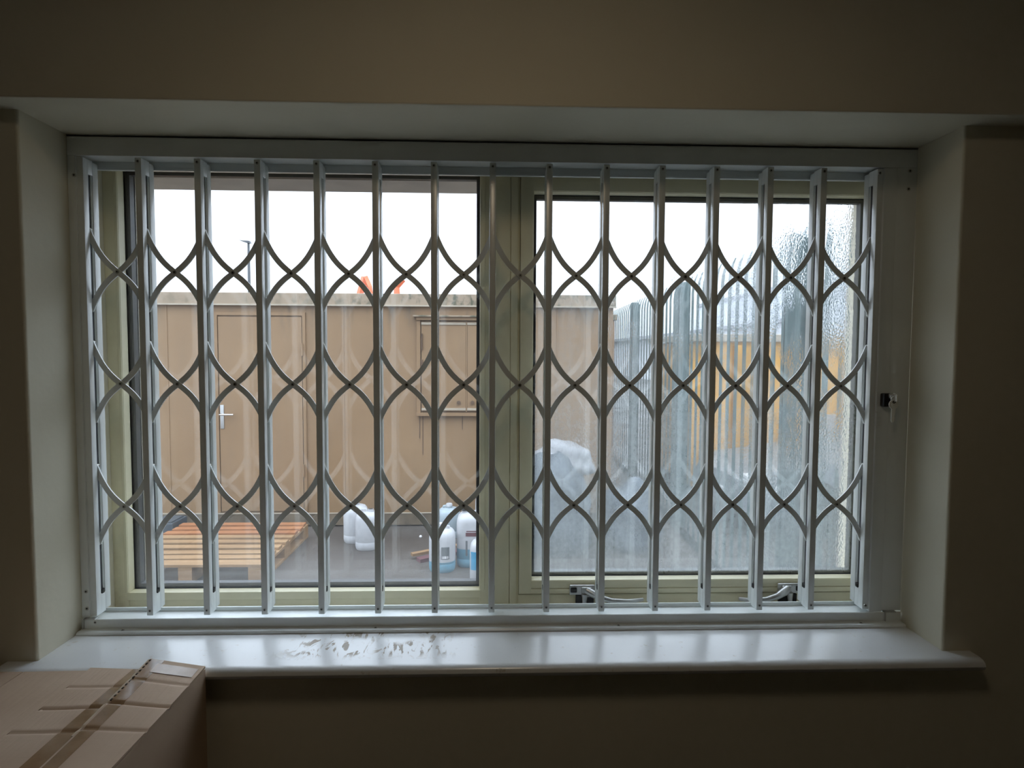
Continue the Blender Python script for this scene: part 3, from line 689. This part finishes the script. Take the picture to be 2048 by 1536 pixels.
def drum(name, x, y, r, h, label, liquid=None, mat='hdpe', sq=2.6, ey=1.0, cap='white', neck=None, lab=None, rot=0):
    t = empty(name, (x, y, 0), label=label, cat='canister', group=None)
    def pr(a, bb, top=False, bot=False):
        P = []
        z = a
        if bot: P += [(r*.0, .004), (r*.84, .004), (r*.90, 0), (r*.97, .012), (r, .03)]
        else: P += [(r, a)]
        if bot: P += [(r, .066), (r*.985, .069), (r, .073)] if h*.0+bb > .08 else []
        if not top: P += [(r, bb)]
        else: P += [(r, bb-.085), (r*.985, bb-.06), (r*.93, bb-.035), (r*.80, bb-.015), (r*.60, bb-.006), (r*.35, bb-.003), (0.001, bb-.003)]
        return P
    lz = liquid or 0
    if liquid:
        MB().lathe((x, y, 0), pr(0, liquid, bot=True), 32, 1, ey, sq).build('body_lower', M['hdpe_blue'], t, smooth=40, label='lower part tinted by blue liquid')
        MB().lathe((x, y, 0), pr(liquid, h, top=True), 32, 1, ey, sq).build('body', M[mat], t, smooth=40)
    else:
        MB().lathe((x, y, 0), pr(0, h, top=True, bot=True), 32, 1, ey, sq).build('body', M[mat], t, smooth=40)
    nx = x+(neck or 0)
    b = MB(); b.lathe((nx, y, h-.006), [(.026, 0), (.026, .012), (.023, .013), (.023, .022)], 20); b.build('neck', M[mat], t, smooth=40)
    if cap:
        b = MB(); b.lathe((nx, y, h+.010), [(.029, 0), (.029, .022), (.026, .026), (.001, .026)], 20); b.build('cap', M['black'] if cap == 'black' else M['hdpe'], t, smooth=40)
    else:
        b = MB(); b.lathe((nx, y, h+.0162), [(.020, 0), (.020, .0003)], 16); b.build('opening', M['black'], t)
    hh = MB(); s = -1 if (neck or .01) > 0 else 1
    hh.tube([(x+s*r*.55, y, h-.02), (x+s*r*.5, y, h+.012), (x+s*r*.1, y, h+.018), (x+s*r*.02, y, h-.005)], .009, 8); hh.build('carry_handle', M[mat], t, smooth=60)
    if lab:
        for (dx0_, dx1_, z0, z1, mn) in lab:
            vs = []; fs = []; n = 8
            for i in range(n+1):
                dx = dx0_+(dx1_-dx0_)*i/n
                yy = y-(max(0, 1-abs(dx/(r+.001))**sq))**(1/sq)*r*ey-.0015
                vs += [(x+dx, yy, z0), (x+dx, yy, z1), (x+dx, yy+.001, z0), (x+dx, yy+.001, z1)]
            for i in range(n):
                a = 4*i; fs += [(a, a+4, a+5, a+1), (a+2, a+3, a+7, a+6), (a+1, a+5, a+7, a+3), (a, a+2, a+6, a+4)]
            fs += [(0, 1, 3, 2), (4*n, 4*n+2, 4*n+3, 4*n+1)]
            MB().add(vs, fs).build('label_sheet', M[mn], t)
    return t
drum('plastic_drum', -1.23, 4.13, .105, .33, 'empty white plastic drum, rear one of the pair by the cabin')
drum('plastic_drum', -1.085, 3.93, .100, .325, 'empty white plastic drum with open neck, front one of the pair by the cabin', cap=None, neck=.03)
drum('plastic_drum', -.392, 3.40, .103, .33, 'white plastic drum with blue liquid at its bottom and a dark label', liquid=.085, cap='white', neck=-.02, lab=[(.0, .062, .11, .205, 'grey_label'), (.005, .057, .115, .135, 'white_label')])
drum('plastic_drum', -.40, 4.25, .105, .27, 'pale blue-tinted plastic drum behind the one with blue liquid', mat='hdpe_pale')
drum('jerrycan', -.135, 3.52, .150, .425, 'tall white jerrycan with black cap and plum label beside the blue liquid drum', liquid=.15, sq=4, ey=.75, cap='black', neck=-.085, lab=[(-.075, .11, .255, .285, 'plum_label'), (-.07, .10, .292, .30, 'plum_label'), (-.075, -.060, .10, .22, 'grey_label')])
drum('plastic_drum', -.03, 3.95, .12, .47, 'tall white drum standing behind the jerrycan with the plum label', cap='white')
drum('jerrycan', -.063, 3.02, .098, .355, 'small white jerrycan with a big blue label, nearest to the window', sq=4.5, ey=.8, cap='white', neck=.03, lab=[(-.090, .090, .155, .285, 'blue_label'), (-.025, .06, .165, .255, 'white_label')])
def batten(p, q, w_, h_, mat, label, z=0):
    p, q = Vector(p), Vector(q); d = (q-p).normalized(); n = Vector((-d.y, d.x, 0))*w_/2
    b = MB(); b.add([p-n, q-n, q+n, p+n]+[v+Vector((0,0,h_)) for v in (p-n, q-n, q+n, p+n)], [(0,3,2,1),(4,5,6,7),(0,1,5,4),(1,2,6,5),(2,3,7,6),(3,0,4,7)])
    return tag(b.build('timber_batten', mat), label, 'batten')
batten((-.66, 3.62, .03), (-.27, 3.86, .03), .045, .022, M['wood'], 'pale wooden batten lying behind the blue liquid drum')
batten((-.60, 3.56, 0), (-.24, 3.80, 0), .07, .029, M['plum_label'], 'dark brown strip of wood under the pale batten')
b = MB(); b.lathe((-.66, 4.22, 0), [(.012, 0), (.014, .008), (.008, .016), (.001, .018)], 10); tag(b.build('pebble', M['white_label'], smooth=60), 'tiny white pebble on the tarmac before the cabin', 'pebble')

# ------------------------------------------------------------------ palisade fence to the right
fn = empty('palisade_fence', (1.8, 4, 0), label='tall green-grey steel palisade fence receding on the right of the yard', cat='fence')
def fpt(d): return Vector((1.585+.040*d, d-1.25, 0))
fd = (fpt(2)-fpt(1)).normalized(); fnrm = Vector((-fd.y, fd.x, 0))     # towards the yard
H = 2.40
def pale_mesh():
    vs = []; fs = []
    prof = [(-.030, .003), (-.020, -.002), (-.008, .003), (.0, .005), (.008, .003), (.020, -.002), (.030, .003)]
    levels = [(.05, 1, 0), (H-.16, 1, 0), (H-.10, .98, .006), (H-.05, .62, .018), (H, .12, .040)]
    for z, s, lean in levels:
        for (a, n_) in prof: vs.append((a*s, -(n_+lean), z))
        for (a, n_) in prof: vs.append((a*s, -(n_+lean)+.002, z))
    k_ = len(prof); w2 = 2*k_
    for l in range(len(levels)-1):
        for i in range(k_-1):
            a = l*w2+i; fs.append((a, a+1, a+1+w2, a+w2)); a += k_; fs.append((a, a+w2, a+1+w2, a+1))
        for e in (0, k_-1): a = l*w2+e; fs.append((a, a+w2, a+w2+k_, a+k_))
    t_ = (len(levels)-1)*w2
    for i in range(k_-1): fs.append((t_+i, t_+i+1, t_+k_+i+1, t_+k_+i))
    m = MB(); m.add(vs, fs); return m.mesh('pale', M['fence'], (0, 0, 0), None)
pmesh = pale_mesh(); ang_f = math.atan2(fd.y, fd.x)+PI
d = 1.9; idx = 0
while d < 11.5:
    p = fpt(d); o = inst('pale', pmesh, (p.x-.028, p.y, 0), fn); o.rotation_euler = (0, 0, ang_f-PI); d += .1545; idx += 1
for z in (.38, 2.06):
    p, q = fpt(1.8), fpt(11.6); n = fnrm
    b = MB(); o1 = Vector((-.040, 0, 0)); wv = Vector((.006, 0, 0))
    b.add([p+o1, q+o1, q+o1+wv, p+o1+wv]+[v+Vector((0,0,.06)) for v in (p+o1, q+o1, q+o1+wv, p+o1+wv)], [(0,3,2,1),(4,5,6,7),(0,1,5,4),(1,2,6,5),(2,3,7,6),(3,0,4,7)])
    b.add([v+Vector((0,0,.055)) for v in (p+o1, q+o1, q+o1+wv*4.5, p+o1+wv*4.5)]+[v+Vector((0,0,.061)) for v in (p+o1, q+o1, q+o1+wv*4.5, p+o1+wv*4.5)], [(0,3,2,1),(4,5,6,7),(0,1,5,4),(1,2,6,5),(2,3,7,6),(3,0,4,7)])
    b.build('rail', M['fence'], fn)
for d in (3.40, 5.75, 8.10, 10.45):
    p = fpt(d)
    b = MB(); hw_ = .062
    out = [(-hw_, 0), (hw_, 0), (hw_, 2.36), (hw_-.016, 2.385), (-hw_+.016, 2.385), (-hw_, 2.36)]
    b.prism([(p.x+.010+a, z) for a, z in out], 'y', p.y-.004, p.y+.004)
    b.box(p.x+.010-hw_, p.x+.014-hw_, p.y-.035, p.y+.035, 0, 2.36); b.box(p.x+.006+hw_, p.x+.010+hw_, p.y-.035, p.y+.035, 0, 2.36)
    b.build('post', M['fence'], fn)

# things beyond the fence
sk = empty('waste_container', (3.4, 6.2, 0), label='yellow-orange steel waste container beyond the palisade fence', cat='container')
b = MB(); b.box(2.35, 6.4, 5.75, 7.6, .12, 1.88, .01); b.build('body', M['yellow'], sk)
for i in range(12): MB().box(2.50+.33*i, 2.58+.33*i, 5.70, 5.75, .14, 1.80, .005).build('rib', M['yellow'], sk)
b = MB(); b.box(2.31, 6.44, 5.69, 7.64, 1.84, 1.93, .01); b.build('top_rim', M['drip_edge'], sk)
b = MB(); b.box(2.5, 2.7, 5.75, 7.6, 0, .12); b.box(6.0, 6.2, 5.75, 7.6, 0, .12); b.build('skid', M['tyre'], sk)
wh = empty('warehouse', (24, 34, 0), label='pale grey warehouse with sloping roof far beyond the yellow container', cat='building')
MB().prism([(10, 0), (40, 0), (40, 6.9), (17.6, 5.7), (17.5, 3.7), (10, 2.7)], 'y', 33, 50).build('wall_panel', M['shed'], wh)
b = MB(); b.prism([(9.6, 2.6), (17.4, 3.65), (17.4, 3.85), (9.6, 2.8)], 'y', 32.8, 50.2); b.prism([(17.5, 5.65), (40, 6.85), (40, 7.1), (17.5, 5.9)], 'y', 32.8, 50.2); b.build('roof', M['shed_trim'], wh)
for z in (1.9, 2.4): MB().box(10, 40, 32.95, 33, z, z+.06).build('cladding_joint', M['shed_trim'], wh)
# grey car beyond the fence
car = empty('car', (3.0, 4.6, 0), label='grey car parked beyond the palisade fence before the yellow container', cat='car')
cpf = [(-.10, .30), (.0, .58), (.18, .70), (.95, .82), (1.45, 1.18), (2.6, 1.22), (3.2, .88), (3.55, .80), (3.62, .35), (3.3, .25), (.2, .22)]
b = MB(); b.prism([(2.35+a, z*.86) for a, z in cpf], 'y', 4.15, 5.45); b.build('body', M['car'], car)
b = MB(); b.prism([(2.35+a, z*.86) for a, z in [(1.02, .84), (1.46, 1.13), (2.55, 1.17), (3.05, .90)]], 'y', 4.14, 4.15); b.build('side_window', M['car_glass'], car)
for xx in (2.35+.62, 2.35+2.95):
    for yy in (4.13, 5.30):
        MB().tube([(xx, yy, .27), (xx, yy+.17, .27)], .27, 24).build('wheel', M['tyre'], car, smooth=40)
MB().box(2.33, 2.50, 4.12, 4.30, .50, .58, .02).build('headlamp', M['lamp_white'], car); MB().box(2.28, 2.40, 4.5, 5.0, .30, .38, .01).build('number_plate', M['lamp_white'], car)
# plastic covered heap in the yard seen through the misted pane
def blob(name, c, rx, ry, rz, mat, seed, label, cat):
    bm = bmesh.new(); bmesh.ops.create_icosphere(bm, subdivisions=4, radius=1)
    rnd = random.Random(seed); ph = [rnd.uniform(0, 6) for _ in range(6)]
    for v in bm.verts:
        p = v.co; k_ = 1+.07*math.sin(5*p.x+ph[0])*math.sin(4*p.y+ph[1])+.05*math.sin(9*p.z+ph[2]+3*p.x)+.03*math.sin(17*p.x+ph[3])*math.sin(13*p.z+ph[4])
        z = p.z*k_; z = z if z > -.35 else -.35
        v.co = Vector((p.x*k_*rx*(1.0 if z > 0 else 1.05), p.y*k_*ry, (z+.35)*rz/1.35))
    bm.verts.index_update(); m = MB(); m.add([v.co+Vector(c) for v in bm.verts], [tuple(v.index for v in f.verts) for f in bm.faces]); bm.free()
    return m
hp = empty('covered_heap', (.62, 3.9, 0), label='rounded heap under grey-blue plastic sheet in the yard right of the centre post', cat='heap')
blob('sheet', (.56, 3.95, 0), .30, .35, .86, M['tarp'], 3, '', '').build('sheet', M['tarp'], hp, smooth=80)
b = blob('fold', (.62, 4.1, .62), .27, .2, .30, M['tarp_white'], 9, '', ''); b.build('sheet_fold', M['tarp_white'], hp, smooth=80, label='white fold of plastic on top')
h2 = empty('covered_heap', (1.15, 4.1, 0), label='low grey heap beside the fence, right of the taller covered heap', cat='heap')
blob('sheet', (1.22, 4.0, 0), .27, .3, .58, M['tarp'], 12, '', '').build('sheet', M['tarp'], h2, smooth=80)
# street lamp and machine booms over the cabin roof
def far(px, py, Y): return at(px, py, Y)
tp = far(497, 487, 40)
sl = empty('street_lamp', (tp.x, 40, 0), label='thin street lamp rising far behind the cabin roof', cat='street lamp')
b = MB(); b.tube([(tp.x, 40, 0), (tp.x, 40, tp.z)], [.14, .08], 8); b.build('pole', M['pole'], sl)
b = MB(); h1 = far(484, 484, 40); b.tube([(tp.x+.05, 40, tp.z), (h1.x+.3, 40, h1.z+.02)], .06, 6); b.build('arm', M['pole'], sl)
b = MB(); b.prism([(h1.x-.15, h1.z+.1), (tp.x+.1, tp.z+.16), (tp.x+.15, tp.z), (h1.x+.3, h1.z-.06)], 'y', 39.85, 40.15); b.build('lamp_head', M['pole'], sl)
def boom(pix, label, r=.16, Y=26):
    pts = [far(a, c_, Y) for a, c_ in pix]
    t = empty('lifting_boom', (pts[0].x, Y, 0), label=label, cat='crane')
    b = MB(); b.tube([(pts[0].x, Y, 1.0)]+[tuple(p) for p in pts[:2]], [r*1.2, r, r*.9], 4); b.build('lower_arm', M['orange'], t)
    b = MB(); b.tube([tuple(p) for p in pts[1:]], [r*.9]*(len(pts)-2)+[r*.6], 4); b.build('upper_arm', M['orange'], t)
    b = MB(); b.box(pts[0].x-1, pts[0].x+1, Y-.8, Y+.8, 0, 1.2, .05); b.build('chassis', M['orange'], t)
boom([(720, 588), (729, 554), (738, 574), (742, 590)], 'orange machine boom with a hooked tip over the cabin roof, left one')
boom([(794, 590), (793, 574), (808, 560)], 'orange machine boom forking right over the cabin roof, right one', Y=30)
